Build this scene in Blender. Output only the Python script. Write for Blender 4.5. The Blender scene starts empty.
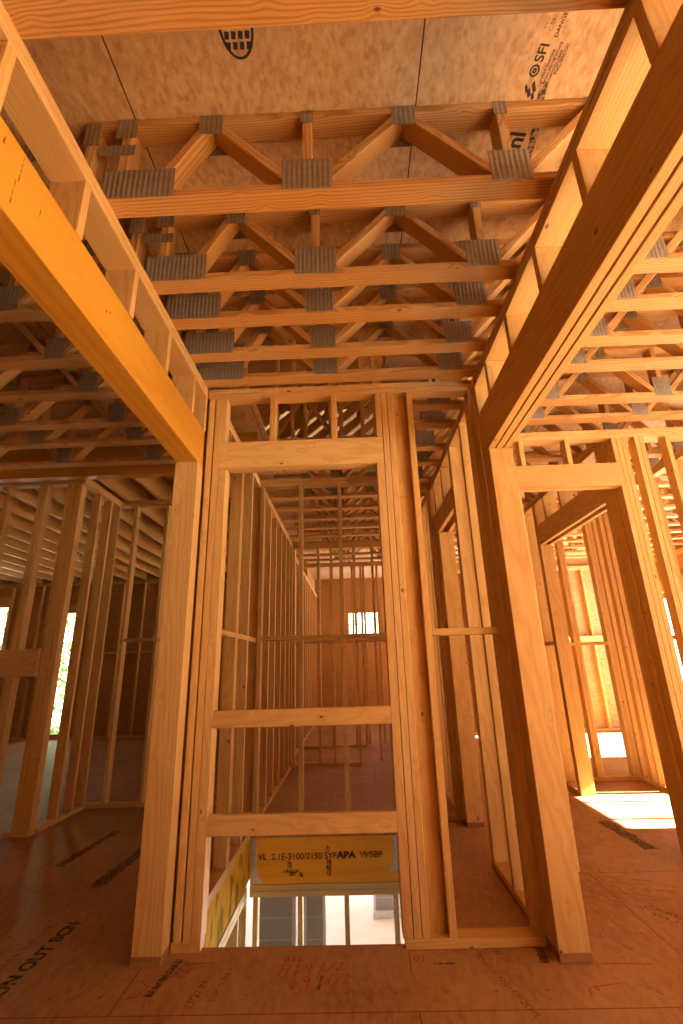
import bpy, bmesh, math, random
from mathutils import Matrix, Vector
random.seed(7)
C = bpy.context.scene.collection
PI = math.pi

# ------------------------------------------------------------------ materials
def new_mat(name):
    m = bpy.data.materials.new(name); m.use_nodes = True
    nt = m.node_tree; nt.nodes.clear()
    out = nt.nodes.new('ShaderNodeOutputMaterial'); b = nt.nodes.new('ShaderNodeBsdfPrincipled')
    nt.links.new(b.outputs[0], out.inputs[0])
    return m, nt, b
def N(nt, t, **kw):
    n = nt.nodes.new(t)
    for k, v in kw.items():
        if k in n.inputs.keys(): n.inputs[k].default_value = v
        else: setattr(n, k, v)
    return n
def math_(nt, op, a, b=None, c=None):
    n = nt.nodes.new('ShaderNodeMath'); n.operation = op
    for i, v in enumerate((a, b, c)):
        if v is None: continue
        if isinstance(v, (int, float)): n.inputs[i].default_value = v
        else: nt.links.new(v, n.inputs[i])
    return n.outputs[0]
def ramp(nt, fac, stops):
    r = nt.nodes.new('ShaderNodeValToRGB'); e = r.color_ramp.elements
    while len(e) > 1: e.remove(e[-1])
    e[0].position, e[0].color = stops[0][0], (*stops[0][1], 1)
    for p, c in stops[1:]:
        x = e.new(p); x.color = (*c, 1)
    nt.links.new(fac, r.inputs[0]); return r.outputs[0]
def mix(nt, fac, a, b, mode='MIX'):
    n = nt.nodes.new('ShaderNodeMix'); n.data_type = 'RGBA'; n.blend_type = mode
    for i, v in ((0, fac), (6, a), (7, b)):
        if isinstance(v, (int, float)): n.inputs[i].default_value = v
        elif isinstance(v, tuple): n.inputs[i].default_value = (*v, 1)
        else: nt.links.new(v, n.inputs[i])
    return n.outputs[2]
def mapping(nt, vec, scale=(1, 1, 1), loc=(0, 0, 0)):
    n = nt.nodes.new('ShaderNodeMapping'); n.inputs['Scale'].default_value = scale; n.inputs['Location'].default_value = loc
    nt.links.new(vec, n.inputs['Vector']); return n.outputs[0]

def timber(name, light, mid, dark, tones, knots=True, rough=.6, ring=560., ringw=.26):
    """Sawn softwood: the grain runs along the member's own X axis, every member is cut from another part of the log."""
    m, nt, b = new_mat(name)
    tc = N(nt, 'ShaderNodeTexCoord'); oi = N(nt, 'ShaderNodeObjectInfo')
    off = N(nt, 'ShaderNodeCombineXYZ')
    r = oi.outputs['Random']
    nt.links.new(math_(nt, 'MULTIPLY', r, 37.), off.inputs[0])
    nt.links.new(math_(nt, 'SUBTRACT', math_(nt, 'FRACT', math_(nt, 'MULTIPLY', r, 97.3)), .5), off.inputs[1])
    nt.links.new(math_(nt, 'SUBTRACT', math_(nt, 'FRACT', math_(nt, 'MULTIPLY', r, 53.7)), .5), off.inputs[2])
    sc = N(nt, 'ShaderNodeVectorMath', operation='MULTIPLY'); nt.links.new(off.outputs[0], sc.inputs[0]); sc.inputs[1].default_value = (1, .22, .22)
    add = N(nt, 'ShaderNodeVectorMath', operation='ADD'); nt.links.new(tc.outputs['Object'], add.inputs[0]); nt.links.new(sc.outputs[0], add.inputs[1])
    v = add.outputs[0]
    n1 = N(nt, 'ShaderNodeTexNoise', Scale=1., Detail=3.); nt.links.new(mapping(nt, v, (.9, 5, 5)), n1.inputs['Vector'])
    sep = N(nt, 'ShaderNodeSeparateXYZ'); nt.links.new(v, sep.inputs[0])
    wob = math_(nt, 'MULTIPLY', math_(nt, 'SUBTRACT', n1.outputs['Fac'], .5), .075)
    yy = math_(nt, 'ADD', math_(nt, 'ADD', sep.outputs[1], wob), math_(nt, 'MULTIPLY', sep.outputs[0], .02))
    zz = math_(nt, 'ADD', sep.outputs[2], wob)
    d = math_(nt, 'SQRT', math_(nt, 'ADD', math_(nt, 'MULTIPLY', yy, yy), math_(nt, 'MULTIPLY', zz, zz)))
    # knots push the rings aside
    kv = N(nt, 'ShaderNodeTexVoronoi', Scale=1.); nt.links.new(mapping(nt, v, (6.5, 12, 12)), kv.inputs['Vector'])
    kd = kv.outputs['Distance']
    d = math_(nt, 'ADD', d, math_(nt, 'MULTIPLY', math_(nt, 'POWER', math_(nt, 'MAXIMUM', math_(nt, 'SUBTRACT', .45, kd), 0.), 2.), .10))
    rings = math_(nt, 'ADD', math_(nt, 'MULTIPLY', math_(nt, 'SINE', math_(nt, 'MULTIPLY', d, ring)), .5), .5)
    rings = math_(nt, 'POWER', rings, 1.6)
    fine = N(nt, 'ShaderNodeTexNoise', Scale=1., Detail=4.); nt.links.new(mapping(nt, v, (4, 160, 160)), fine.inputs['Vector'])
    f = math_(nt, 'ADD', math_(nt, 'MULTIPLY', rings, ringw), math_(nt, 'MULTIPLY', fine.outputs['Fac'], 1 - ringw))
    big = N(nt, 'ShaderNodeTexNoise', Scale=1., Detail=2.); nt.links.new(mapping(nt, v, (1.2, 6, 6), (3, 1, 2)), big.inputs['Vector'])
    col = ramp(nt, f, [(0.12, light), (.55, mid), (.95, dark)])
    tone = ramp(nt, math_(nt, 'FRACT', math_(nt, 'MULTIPLY', r, 11.7)), [(0., tones[0]), (.5, tones[1]), (1., tones[2])])
    col = mix(nt, 1., col, tone, 'MULTIPLY')
    col = mix(nt, math_(nt, 'MULTIPLY', big.outputs['Fac'], .35), col, mid, 'MULTIPLY')
    if knots:
        keep = math_(nt, 'GREATER_THAN', N(nt, 'ShaderNodeSeparateColor').outputs[0], .62)
        scn = [n for n in nt.nodes if n.type == 'SEPARATE_COLOR'][-1]; nt.links.new(kv.outputs['Color'], scn.inputs[0])
        kn = math_(nt, 'MULTIPLY', math_(nt, 'SMOOTH_MIN', math_(nt, 'MAXIMUM', math_(nt, 'MULTIPLY', math_(nt, 'SUBTRACT', .105, kd), 22.), 0.), 1., .1), keep)
        col = mix(nt, math_(nt, 'MINIMUM', math_(nt, 'MULTIPLY', kn, .85), .85), col, (.10, .035, .012))
    nt.links.new(col, b.inputs['Base Color']); b.inputs['Roughness'].default_value = rough
    b.inputs['Specular IOR Level'].default_value = .25
    bp = N(nt, 'ShaderNodeBump', Strength=.12, Distance=.002); nt.links.new(f, bp.inputs['Height']); nt.links.new(bp.outputs[0], b.inputs['Normal'])
    return m

PINE = timber('spruce_lumber', (.68, .48, .20), (.59, .38, .135), (.46, .265, .078), ((.90, .82, .74), (1, 1, 1), (1, .93, .80)))
TRUSS = timber('yellow_pine_lumber', (.65, .43, .18), (.53, .315, .108), (.34, .17, .044), ((.86, .78, .70), (1, 1, .98), (1, .90, .76)), ringw=.5)
OLD = timber('greyed_lumber', (.40, .21, .08), (.32, .155, .055), (.22, .10, .03), ((.9, .9, .9), (1, 1, 1), (1, .95, .9)))
LVL = timber('waxed_laminated_veneer', (.60, .32, .038), (.52, .25, .025), (.38, .155, .015), ((.97, .96, .95), (1, 1, 1), (1, .97, .93)), knots=False, rough=.42, ring=130.)
LVL_BRIGHT = timber('brightened_laminated_veneer', (.84, .50, .055), (.80, .43, .04), (.66, .31, .025), ((.97, .96, .95), (1, 1, 1), (1, .97, .93)), knots=False, rough=.6, ring=130.)  # same veneer as LVL, coloured brighter to stand in for missing light
TREATED = timber('pale_green_treated_lumber', (.72, .60, .30), (.62, .49, .22), (.46, .34, .14), ((.94, .94, .9), (1, 1, 1), (1, .96, .9)))

def lvl_stained():
    m, nt, b = new_mat('stained_laminated_veneer')
    tc = N(nt, 'ShaderNodeTexCoord'); v = tc.outputs['Object']
    n1 = N(nt, 'ShaderNodeTexNoise', Scale=1., Detail=5.); nt.links.new(mapping(nt, v, (3, 30, 30)), n1.inputs['Vector'])
    n2 = N(nt, 'ShaderNodeTexNoise', Scale=1., Detail=3.); nt.links.new(mapping(nt, v, (9, 4, 4), (2, 5, 1)), n2.inputs['Vector'])
    col = ramp(nt, n1.outputs['Fac'], [(.25, (.64, .40, .045)), (.6, (.58, .33, .03)), (.85, (.46, .23, .02))])
    st = ramp(nt, n2.outputs['Fac'], [(.0, (1, 1, 1)), (.52, (1, 1, 1)), (.60, (.45, .52, .40)), (1., (.36, .44, .34))])
    nt.links.new(mix(nt, 1., col, st, 'MULTIPLY'), b.inputs['Base Color']); b.inputs['Roughness'].default_value = .9; b.inputs['Specular IOR Level'].default_value = .05
    return m
LVL_ST = lvl_stained()

def osb(name, cols, seam=None, joint=(.16, .10, .07), scale=1., rough=.7, nails=False, flake=(14, 55, 14), wear=None):
    """Strand board: long flakes laid mostly one way, plus panel joints."""
    m, nt, b = new_mat(name)
    tc = N(nt, 'ShaderNodeTexCoord'); v = tc.outputs['Object']
    wn = N(nt, 'ShaderNodeTexNoise', Scale=5. * scale, Detail=2.); nt.links.new(v, wn.inputs['Vector'])
    mx = N(nt, 'ShaderNodeMix'); mx.data_type = 'VECTOR'; mx.inputs[0].default_value = .06
    nt.links.new(v, mx.inputs[4]); nt.links.new(wn.outputs['Color'], mx.inputs[5])
    vo = N(nt, 'ShaderNodeTexVoronoi', Scale=1.); nt.links.new(mapping(nt, mx.outputs[1], flake), vo.inputs['Vector'])
    sc = N(nt, 'ShaderNodeSeparateColor'); nt.links.new(vo.outputs['Color'], sc.inputs[0])
    no = N(nt, 'ShaderNodeTexNoise', Scale=1., Detail=5.); nt.links.new(mapping(nt, v, (flake[0] * .5, flake[1] * .5, flake[2] * .5), (4, 2, 1)), no.inputs['Vector'])
    big = N(nt, 'ShaderNodeTexNoise', Scale=1.6, Detail=4.); nt.links.new(v, big.inputs['Vector'])
    f = math_(nt, 'ADD', math_(nt, 'ADD', math_(nt, 'MULTIPLY', sc.outputs[0], .16), math_(nt, 'MULTIPLY', no.outputs['Fac'], .54)), math_(nt, 'MULTIPLY', big.outputs['Fac'], .30))
    col = ramp(nt, f, [(.25, cols[0]), (.5, cols[1]), (.72, cols[2])])
    if wear:
        wr = N(nt, 'ShaderNodeTexNoise', Scale=.9, Detail=6.); wr.inputs['Roughness'].default_value = .65
        nt.links.new(mapping(nt, v, (1, .8, 1), (7, 3, 0)), wr.inputs['Vector'])
        col = mix(nt, math_(nt, 'MULTIPLY', ramp(nt, wr.outputs['Fac'], [(.45, (0, 0, 0)), (.70, (1, 1, 1))]), .55), col, wear)
    if seam:
        br = N(nt, 'ShaderNodeTexBrick'); br.offset = .5
        br.inputs['Color1'].default_value = br.inputs['Color2'].default_value = (1, 1, 1, 1); br.inputs['Mortar'].default_value = (*joint, 1)
        br.inputs['Scale'].default_value = 1.; br.inputs['Mortar Size'].default_value = .0035; br.inputs['Mortar Smooth'].default_value = .2
        br.inputs['Brick Width'].default_value = 2.438; br.inputs['Row Height'].default_value = 1.2115
        mp = nt.nodes.new('ShaderNodeMapping'); mp.inputs['Rotation'].default_value = (0, 0, PI / 2) if seam[2] else (0, 0, 0)
        mp.inputs['Location'].default_value = (seam[0], seam[1], 0); nt.links.new(v, mp.inputs['Vector']); nt.links.new(mp.outputs[0], br.inputs['Vector'])
        col = mix(nt, 1., col, br.outputs['Color'], 'MULTIPLY')
    if nails:
        s = N(nt, 'ShaderNodeSeparateXYZ'); nt.links.new(v, s.inputs[0])
        fx = math_(nt, 'MULTIPLY', math_(nt, 'SUBTRACT', math_(nt, 'FRACT', math_(nt, 'DIVIDE', math_(nt, 'ADD', s.outputs[0], 20.07), .205)), .5), .205)
        fy = math_(nt, 'MULTIPLY', math_(nt, 'SUBTRACT', math_(nt, 'FRACT', math_(nt, 'DIVIDE', math_(nt, 'ADD', s.outputs[1], 20.09), .406)), .5), .406)
        dd = math_(nt, 'SQRT', math_(nt, 'ADD', math_(nt, 'MULTIPLY', fx, fx), math_(nt, 'MULTIPLY', fy, fy)))
        spot = math_(nt, 'MULTIPLY', math_(nt, 'LESS_THAN', dd, .0085), math_(nt, 'GREATER_THAN', dd, .0035))
        col = mix(nt, math_(nt, 'MULTIPLY', spot, .55), col, (.05, .03, .02))
    nt.links.new(col, b.inputs['Base Color']); b.inputs['Roughness'].default_value = rough
    b.inputs['Specular IOR Level'].default_value = .3
    bp = N(nt, 'ShaderNodeBump', Strength=.1, Distance=.002); nt.links.new(f, bp.inputs['Height']); nt.links.new(bp.outputs[0], b.inputs['Normal'])
    return m
DECK = osb('ceiling_strand_board', ((.64, .455, .24), (.52, .34, .155), (.34, .19, .075)), seam=(-1.40, -.344, True), flake=(80, 42, 30))
FLOOR = osb('subfloor_strand_board', joint=(.5, .42, .36), cols=((.42, .235, .105), (.335, .17, .07), (.22, .10, .04)), seam=(-2.64, .093, False), rough=.55, nails=True, flake=(60, 24, 24), wear=(.50, .32, .17))
SHEATH = osb('wall_strand_board', ((.52, .31, .14), (.42, .225, .085), (.29, .14, .045)), flake=(24, 24, 70))

def metal():
    m, nt, b = new_mat('toothed_galvanised_plate')
    tc = N(nt, 'ShaderNodeTexCoord'); s = N(nt, 'ShaderNodeSeparateXYZ'); nt.links.new(tc.outputs['Object'], s.inputs[0])
    w = math_(nt, 'SINE', math_(nt, 'MULTIPLY', s.outputs[0], 2 * PI / .021))
    u = math_(nt, 'SINE', math_(nt, 'MULTIPLY', s.outputs[2], 2 * PI / .013))
    slot = math_(nt, 'MULTIPLY', math_(nt, 'GREATER_THAN', w, .15), math_(nt, 'GREATER_THAN', u, -.55))
    no = N(nt, 'ShaderNodeTexNoise', Scale=30., Detail=3.); nt.links.new(tc.outputs['Object'], no.inputs['Vector'])
    col = ramp(nt, no.outputs['Fac'], [(.3, (.36, .305, .225)), (.7, (.28, .23, .16))])
    col = mix(nt, math_(nt, 'MULTIPLY', slot, .38), col, (.10, .072, .042))
    nt.links.new(col, b.inputs['Base Color']); b.inputs['Metallic'].default_value = .45; b.inputs['Roughness'].default_value = .55
    bp = N(nt, 'ShaderNodeBump', Strength=.3, Distance=.003); nt.links.new(w, bp.inputs['Height']); nt.links.new(bp.outputs[0], b.inputs['Normal'])
    return m
PLATE = metal()
def plain(name, col, rough=.6, met=0., noise=.0, sc=8.):
    m, nt, b = new_mat(name)
    if noise:
        tc = N(nt, 'ShaderNodeTexCoord'); no = N(nt, 'ShaderNodeTexNoise', Scale=sc, Detail=5.); nt.links.new(tc.outputs['Object'], no.inputs['Vector'])
        c2 = tuple(max(0, c * (1 - noise)) for c in col)
        nt.links.new(ramp(nt, no.outputs['Fac'], [(.3, col), (.7, c2)]), b.inputs['Base Color'])
    else: b.inputs['Base Color'].default_value = (*col, 1)
    b.inputs['Roughness'].default_value = rough; b.inputs['Metallic'].default_value = met
    return m
GALV = plain('galvanised_steel', (.62, .60, .55), .42, .6, .25, 40.)
def worn(name, col, thr):
    m, nt, b = new_mat(name); b.inputs['Base Color'].default_value = (*col, 1); b.inputs['Roughness'].default_value = .8
    tc = N(nt, 'ShaderNodeTexCoord'); g = N(nt, 'ShaderNodeNewGeometry'); no = N(nt, 'ShaderNodeTexNoise', Scale=55., Detail=6.); no.inputs['Roughness'].default_value = .75
    nt.links.new(g.outputs['Position'], no.inputs['Vector'])
    a = ramp(nt, no.outputs['Fac'], [(thr - .07, (1, 1, 1)), (thr + .07, (.12, .12, .12))])
    nt.links.new(a, b.inputs['Alpha']); return m
INK = plain('black_stamp_ink', (.035, .028, .024), .8, 0, .4, 60.)
INK_FAINT = worn('worn_stamp_ink', (.15, .068, .032), .40)
INK_BLUE = worn('dark_stamp_ink', (.06, .04, .03), .49)
REDINK = plain('red_marker', (.40, .045, .025), .8)
REDCHALK = worn('red_chalk', (.45, .08, .04), .5)
CONC = plain('pale_concrete', (.66, .69, .76), .85, 0, .12, 3.)
def cmu():
    m, nt, b = new_mat('grey_concrete_block')
    tc = N(nt, 'ShaderNodeTexCoord'); s = N(nt, 'ShaderNodeSeparateXYZ'); nt.links.new(tc.outputs['Object'], s.inputs[0])
    h = math_(nt, 'FRACT', math_(nt, 'DIVIDE', math_(nt, 'ADD', s.outputs[2], 10.), .203))
    no = N(nt, 'ShaderNodeTexNoise', Scale=60., Detail=4.); nt.links.new(tc.outputs['Object'], no.inputs['Vector'])
    col = ramp(nt, no.outputs['Fac'], [(.3, (.34, .34, .34)), (.7, (.27, .27, .275))])
    nt.links.new(mix(nt, math_(nt, 'LESS_THAN', h, .05), col, (.45, .45, .44)), b.inputs['Base Color']); b.inputs['Roughness'].default_value = .9
    return m
CMU = cmu()
LEAF = plain('green_leaves', (.16, .27, .06), .6, 0, .5, 2.)
BARK = plain('grey_bark', (.20, .15, .10), .9, 0, .4, 9.)
EARTH = plain('sandy_earth', (.62, .55, .45), .95, 0, .3, .8)

# ------------------------------------------------------------------ building helpers
def thing(name, label, cat, loc=(0, 0, 0), group=None):
    o = bpy.data.objects.new(name, None); C.objects.link(o); o.location = loc; o.empty_display_size = .1
    o['label'] = label; o['category'] = cat; o['kind'] = 'thing'
    if group: o['group'] = group
    return o
def tag(o, label, cat, group=None):
    o['label'] = label; o['category'] = cat; o['kind'] = 'thing'
    if group: o['group'] = group
    return o
RX = Matrix.Identity(4)
RY = Matrix.Rotation(PI / 2, 4, 'Z')
RZ = Matrix.Rotation(-PI / 2, 4, 'Y')
_cache = {}
def stick_mesh(L, W, H, mat, ch=.0025):
    key = (round(L, 4), round(W, 4), round(H, 4), mat.name)
    if key in _cache: return _cache[key]
    bm = bmesh.new(); bmesh.ops.create_cube(bm, size=1)
    bmesh.ops.scale(bm, vec=(L, W, H), verts=bm.verts)
    c = min(ch, W * .2, H * .2, L * .2)
    bmesh.ops.bevel(bm, geom=bm.edges[:], offset=c, segments=1, affect='EDGES')
    me = bpy.data.meshes.new('board'); bm.to_mesh(me); bm.free(); me.materials.append(mat)
    _cache[key] = me; return me
def place(name, me, M, parent):
    o = bpy.data.objects.new(name, me); C.objects.link(o)
    if parent:
        o.parent = parent
        M = Matrix.Translation(-Vector(parent.location)) @ M
    o.matrix_local = M
    return o
def box(parent, name, x0, x1, y0, y1, z0, z1, mat=None, along=None):
    """A sawn board between the given limits; its own X axis runs along its length."""
    mat = mat or PINE
    dx, dy, dz = x1 - x0, y1 - y0, z1 - z0
    a = along or ('x' if dx >= max(dy, dz) else 'y' if dy >= dz else 'z')
    if a == 'x': dims, R = (dx, dy, dz), RX
    elif a == 'y': dims, R = (dy, dx, dz), RY
    else: dims, R = (dz, dy, dx), RZ
    me = stick_mesh(*dims, mat)
    return place(name, me, Matrix.Translation(((x0 + x1) / 2, (y0 + y1) / 2, (z0 + z1) / 2)) @ R, parent)
def bar(parent, name, p0, p1, W, H, mat=None):
    """A board from p0 to p1 in an X-Z plane: W wide across (in Y), H thick in the plane."""
    p0, p1 = Vector(p0), Vector(p1); d = p1 - p0; L = d.length; x = d.normalized()
    y = Vector((0, 1, 0)) if abs(x.y) < .9 else Vector((1, 0, 0))
    z = x.cross(y).normalized(); y = z.cross(x)
    R = Matrix((x, y, z)).transposed().to_4x4()
    return place(name, stick_mesh(L, W, H, mat or PINE), Matrix.Translation((p0 + p1) / 2) @ R, parent)
def mesh_obj(name, verts, faces, mat, parent=None):
    me = bpy.data.meshes.new(name); me.from_pydata(verts, [], faces); me.update(); me.materials.append(mat)
    o = bpy.data.objects.new(name, me); C.objects.link(o)
    if parent:
        o.parent = parent; o.location = -Vector(parent.location)
    return o
def slab(name, rects, z0, z1, mat):
    """One sheet with thickness, made of abutting rectangles (x0,x1,y0,y1)."""
    bm = bmesh.new()
    for x0, x1, y0, y1 in rects:
        vs = [bm.verts.new(p) for p in ((x0, y0, z0), (x1, y0, z0), (x1, y1, z0), (x0, y1, z0), (x0, y0, z1), (x1, y0, z1), (x1, y1, z1), (x0, y1, z1))]
        for f in ((3, 2, 1, 0), (4, 5, 6, 7), (0, 1, 5, 4), (1, 2, 6, 5), (2, 3, 7, 6), (3, 0, 4, 7)): bm.faces.new([vs[i] for i in f])
    me = bpy.data.meshes.new(name); bm.to_mesh(me); bm.free(); me.materials.append(mat)
    o = bpy.data.objects.new(name, me); C.objects.link(o); o['kind'] = 'structure'
    return o
def wall_panel(name, axis, at, thick, a0, a1, z0, z1, holes, mat):
    """A sheathed wall along X ('x': lies at y=at) or Y with rectangular holes (a0,a1,z0,z1)."""
    As = sorted({a0, a1, *[h[0] for h in holes], *[h[1] for h in holes]}); Zs = sorted({z0, z1, *[h[2] for h in holes], *[h[3] for h in holes]})
    bm = bmesh.new()
    for i in range(len(As) - 1):
        for j in range(len(Zs) - 1):
            ca, cz = (As[i] + As[i + 1]) / 2, (Zs[j] + Zs[j + 1]) / 2
            if any(h[0] < ca < h[1] and h[2] < cz < h[3] for h in holes): continue
            P = []
            for t in (at, at + thick):
                for a, z in ((As[i], Zs[j]), (As[i + 1], Zs[j]), (As[i + 1], Zs[j + 1]), (As[i], Zs[j + 1])):
                    P.append(bm.verts.new((a, t, z) if axis == 'x' else (t, a, z)))
            for f in ((0, 1, 2, 3), (7, 6, 5, 4), (0, 4, 5, 1), (1, 5, 6, 2), (2, 6, 7, 3), (3, 7, 4, 0)): bm.faces.new([P[k] for k in f])
    bmesh.ops.remove_doubles(bm, verts=bm.verts, dist=1e-5); bmesh.ops.recalc_face_normals(bm, faces=bm.faces)
    me = bpy.data.meshes.new(name); bm.to_mesh(me); bm.free(); me.materials.append(mat)
    o = bpy.data.objects.new(name, me); C.objects.link(o); o['kind'] = 'structure'
    return o

T, D = .038, .089
ZL, ZM, ZT = 3.015, 3.053, 3.091          # underside of plates, joint of the two plates, top of plates
ZD = 3.552                                 # underside of the deck above

# ------------------------------------------------------------------ camera
cam = bpy.data.cameras.new('camera'); cam.sensor_width = 36; cam.sensor_fit = 'AUTO'
cam.lens = 467.94 / 1024 * 36; cam.clip_start = .02; cam.clip_end = 400
co = bpy.data.objects.new('camera', cam); C.objects.link(co)
co.matrix_world = Matrix.Translation((0, 0, 1.28)) @ Matrix.Rotation(math.radians(1.039), 4, 'Z') @ Matrix.Rotation(PI / 2 + math.radians(18.169), 4, 'X') @ Matrix.Rotation(math.radians(-1.666), 4, 'Z')
bpy.context.scene.camera = co

# ------------------------------------------------------------------ the shell
XL, XR, YB, YF = -8.4, 5.9, 12.9, -3.2     # outer faces of the storey
HX0, HX1, HY0, HY1 = -.935, .312, 2.795, 4.38
floor = slab('floor', [(XL, HX0, YF, 10.5), (-1.06, HX0, 10.5, YB), (HX0, HX1, YF, HY0), (HX0, HX1, HY1, YB), (HX1, XR, YF, YB)], -.022, 0, FLOOR)
ceil_ = slab('ceiling', [(XL, -.82, YF, 10.5), (-1.06, -.82, 10.5, YB), (-.82, .30, YF, 2.85), (-.82, .30, 4.42, YB), (.30, XR, YF, YB)], ZD, ZD + .02, DECK)

back_holes = [(-8.15, -7.68, .9, 2.72), (-6.50, -6.02, .10, 2.55), (-.12, .66, 1.98, 2.62), (2.6, 3.7, .9, 2.5)]
wb = wall_panel('wall_back', 'x', YB, .012, -1.05, XR, -.3, ZD, back_holes[2:], SHEATH)
wlb = wall_panel('wall_left_back', 'x', 10.48, .012, XL, -1.0, -.02, ZD, back_holes[:2], SHEATH)
wl = wall_panel('wall_left', 'y', XL, .012, YF, 10.47, -.3, ZD, [], SHEATH)
wall_panel('wall_corridor_left', 'y', -1.062, .010, 10.495, YB, -.3, ZD, [], SHEATH)
wr_holes = [(-2.6, -.8, .05, 2.42), (-.2, 1.7, .05, 2.42), (4.22, 5.30, .05, 2.32), (7.1, 9.3, .05, 2.32), (10.2, 12.0, .6, 2.4)]  # first pair and last are unseen openings added for bounce light
wr = wall_panel('wall_right', 'y', XR, .012, YF, YB, -.3, ZD, wr_holes, SHEATH)
slab('roof', [(XL, XR, YF, YB)], 7.2, 7.25, SHEATH)  # slab and upper walls added to keep sky glare out of the stairwell
wall_panel('shading_wall_upper_back', 'x', YB + .002, .012, XL, XR, ZD, 7.2, [], SHEATH); wall_panel('shading_wall_upper_left', 'y', XL - .002, .012, YF, YB, ZD, 7.2, [], SHEATH)
wall_panel('shading_wall_upper_front', 'x', YF - .002, .012, XL, XR, ZD, 7.2, [], SHEATH); wall_panel('shading_wall_upper_right', 'y', XR + .002, .012, YF, YB, ZD, 7.2, [(3.4, 5.6, 4.2, 6.2)], SHEATH)  # right opening added to light the upper storey a little
wf = wall_panel('wall_front', 'x', YF, .012, XL, XR, -.3, ZD, [(4.2, 5.5, .05, 2.4)], SHEATH)  # opening behind the camera, added to let in fill light

# ------------------------------------------------------------------ framed partitions
def studs_x(w, xs, y0, y1, z0, z1, mat=None, name='stud', t=T):
    for x in xs: box(w, name, x, x + t, y0, y1, z0, z1, mat)
def studs_y(w, ys, x0, x1, z0, z1, mat=None, name='stud', t=T):
    for y in ys: box(w, name, x0, x1, y, y + t, z0, z1, mat)
def plates_x(w, x0, x1, y0, y1, zl=ZL, mat=None):
    for k in (0, 1): box(w, 'top_plate', x0, x1, y0, y1, zl + k * T + .0025 * k, zl + (k + 1) * T - .0005, mat)
def plates_y(w, y0, y1, x0, x1, zl=ZL, mat=None):
    for k in (0, 1): box(w, 'top_plate', x0, x1, y0, y1, zl + k * T + .0025 * k, zl + (k + 1) * T - .0005, mat)

# 1. the wall straight ahead: rough door opening over the stairwell and a narrow bay to its right
w = thing('framed_wall', 'framed wall straight ahead with door opening, header and two guard boards over the stairwell', 'framed wall', (0, 2.75, 0))
y0, y1 = 2.75, 2.75 + D
plates_x(w, -.930, .855, y0, y1)
box(w, 'bottom_plate', .194, .855, y0 - .006, y1, 0, T); box(w, 'bottom_plate', -.930, -.785, y0, HY0 + .03, 0, T)
studs_x(w, (-.920,), y0, y1, T, ZL); studs_x(w, (-.873,), y0, y1, T, ZL)
box(w, 'trimmer', -.832, -.784, y0, y1, T, 2.505); box(w, 'trimmer', .185, .232, y0, y1, T, 2.505)
studs_x(w, (.2350, .2755), y0, y1, T, ZL); box(w, 'backing_stud', .312, .403, y1 - T, y1, T, ZL); studs_x(w, (.405,), y0, y1, T, ZL)
studs_x(w, (.815,), y0, y1, T, ZL)
box(w, 'header', -.835, .232, y0, y0 + T, 2.505, 2.690); box(w, 'header', -.835, .232, y0 + T + .012, y1, 2.505, 2.690)
for x in (-.835, -.509, -.101, .194): box(w, 'cripple_stud', x, x + T, y0, y1, 2.690, ZL)
box(w, 'guard_board', -.784, .185, y0, y0 + T, .976, 1.064); box(w, 'guard_board', -.784, .185, y0, y0 + T, .472, .566)
box(w, 'fire_block', .443, .815, y0, y1, 1.428, 1.466)

# 2. stair side wall on the left, running back
w = thing('framed_wall', 'long framed wall along the left side of the stairwell', 'framed wall', (-.93, 2.84, 0))
xa, xb = -.89 - D, -.89
plates_y(w, 2.84, 6.95, xa, xb)
box(w, 'bottom_plate', xa, xb, 2.84, 6.95, 0, T)
studs_y(w, (2.845, 3.20, 3.62, 3.66, 4.03, 4.42, 4.62, 5.03, 5.43, 5.84, 6.25, 6.65, 6.91), xa, xb, T, ZL)
for a, b_ in ((2.883, 3.20), (3.238, 3.62), (3.70, 4.03), (4.068, 4.42)): box(w, 'fire_block', xa, xb, a, b_, 1.50, 1.538)

# 3. stair side wall on the right
w = thing('framed_wall', 'short framed wall along the right side of the stairwell behind the triple studs', 'framed wall', (.357, 2.84, 0))
plates_y(w, 2.84, 4.38, .313, .402); box(w, 'bottom_plate', .313, .402, 2.84, 4.38, 0, T)
studs_y(w, (3.22, 3.63, 4.03, 4.34), .313, .402, T, ZL)

# 4. far side of the stairwell
w = thing('framed_wall', 'framed wall on the far side of the stairwell, standing on the stamped beam', 'framed wall', (-.3, 4.42, 0))
y0, y1 = 4.385, 4.385 + D
plates_x(w, -.885, .40, y0, y1); box(w, 'bottom_plate', -.885, .40, y0, y1, 0, T)
studs_x(w, (-.885, -.503, -.117, .30, .36), y0, y1, T, ZL)
for a, b_ in ((-.847, -.503), (-.465, -.117), (-.079, .30)): box(w, 'fire_block', a, b_, y0, y1, 1.515, 1.553)

# 5. wall in the narrow passage, past the bay
w = thing('framed_wall', 'short framed wall across the passage, seen through the narrow bay', 'framed wall', (.63, 4.66, 0))
plates_x(w, .405, .86, 4.62, 4.62 + D); box(w, 'bottom_plate', .405, .86, 4.62, 4.62 + D, 0, T)
studs_x(w, (.42, .62, .71, .82), 4.62, 4.62 + D, T, ZL)

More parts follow.
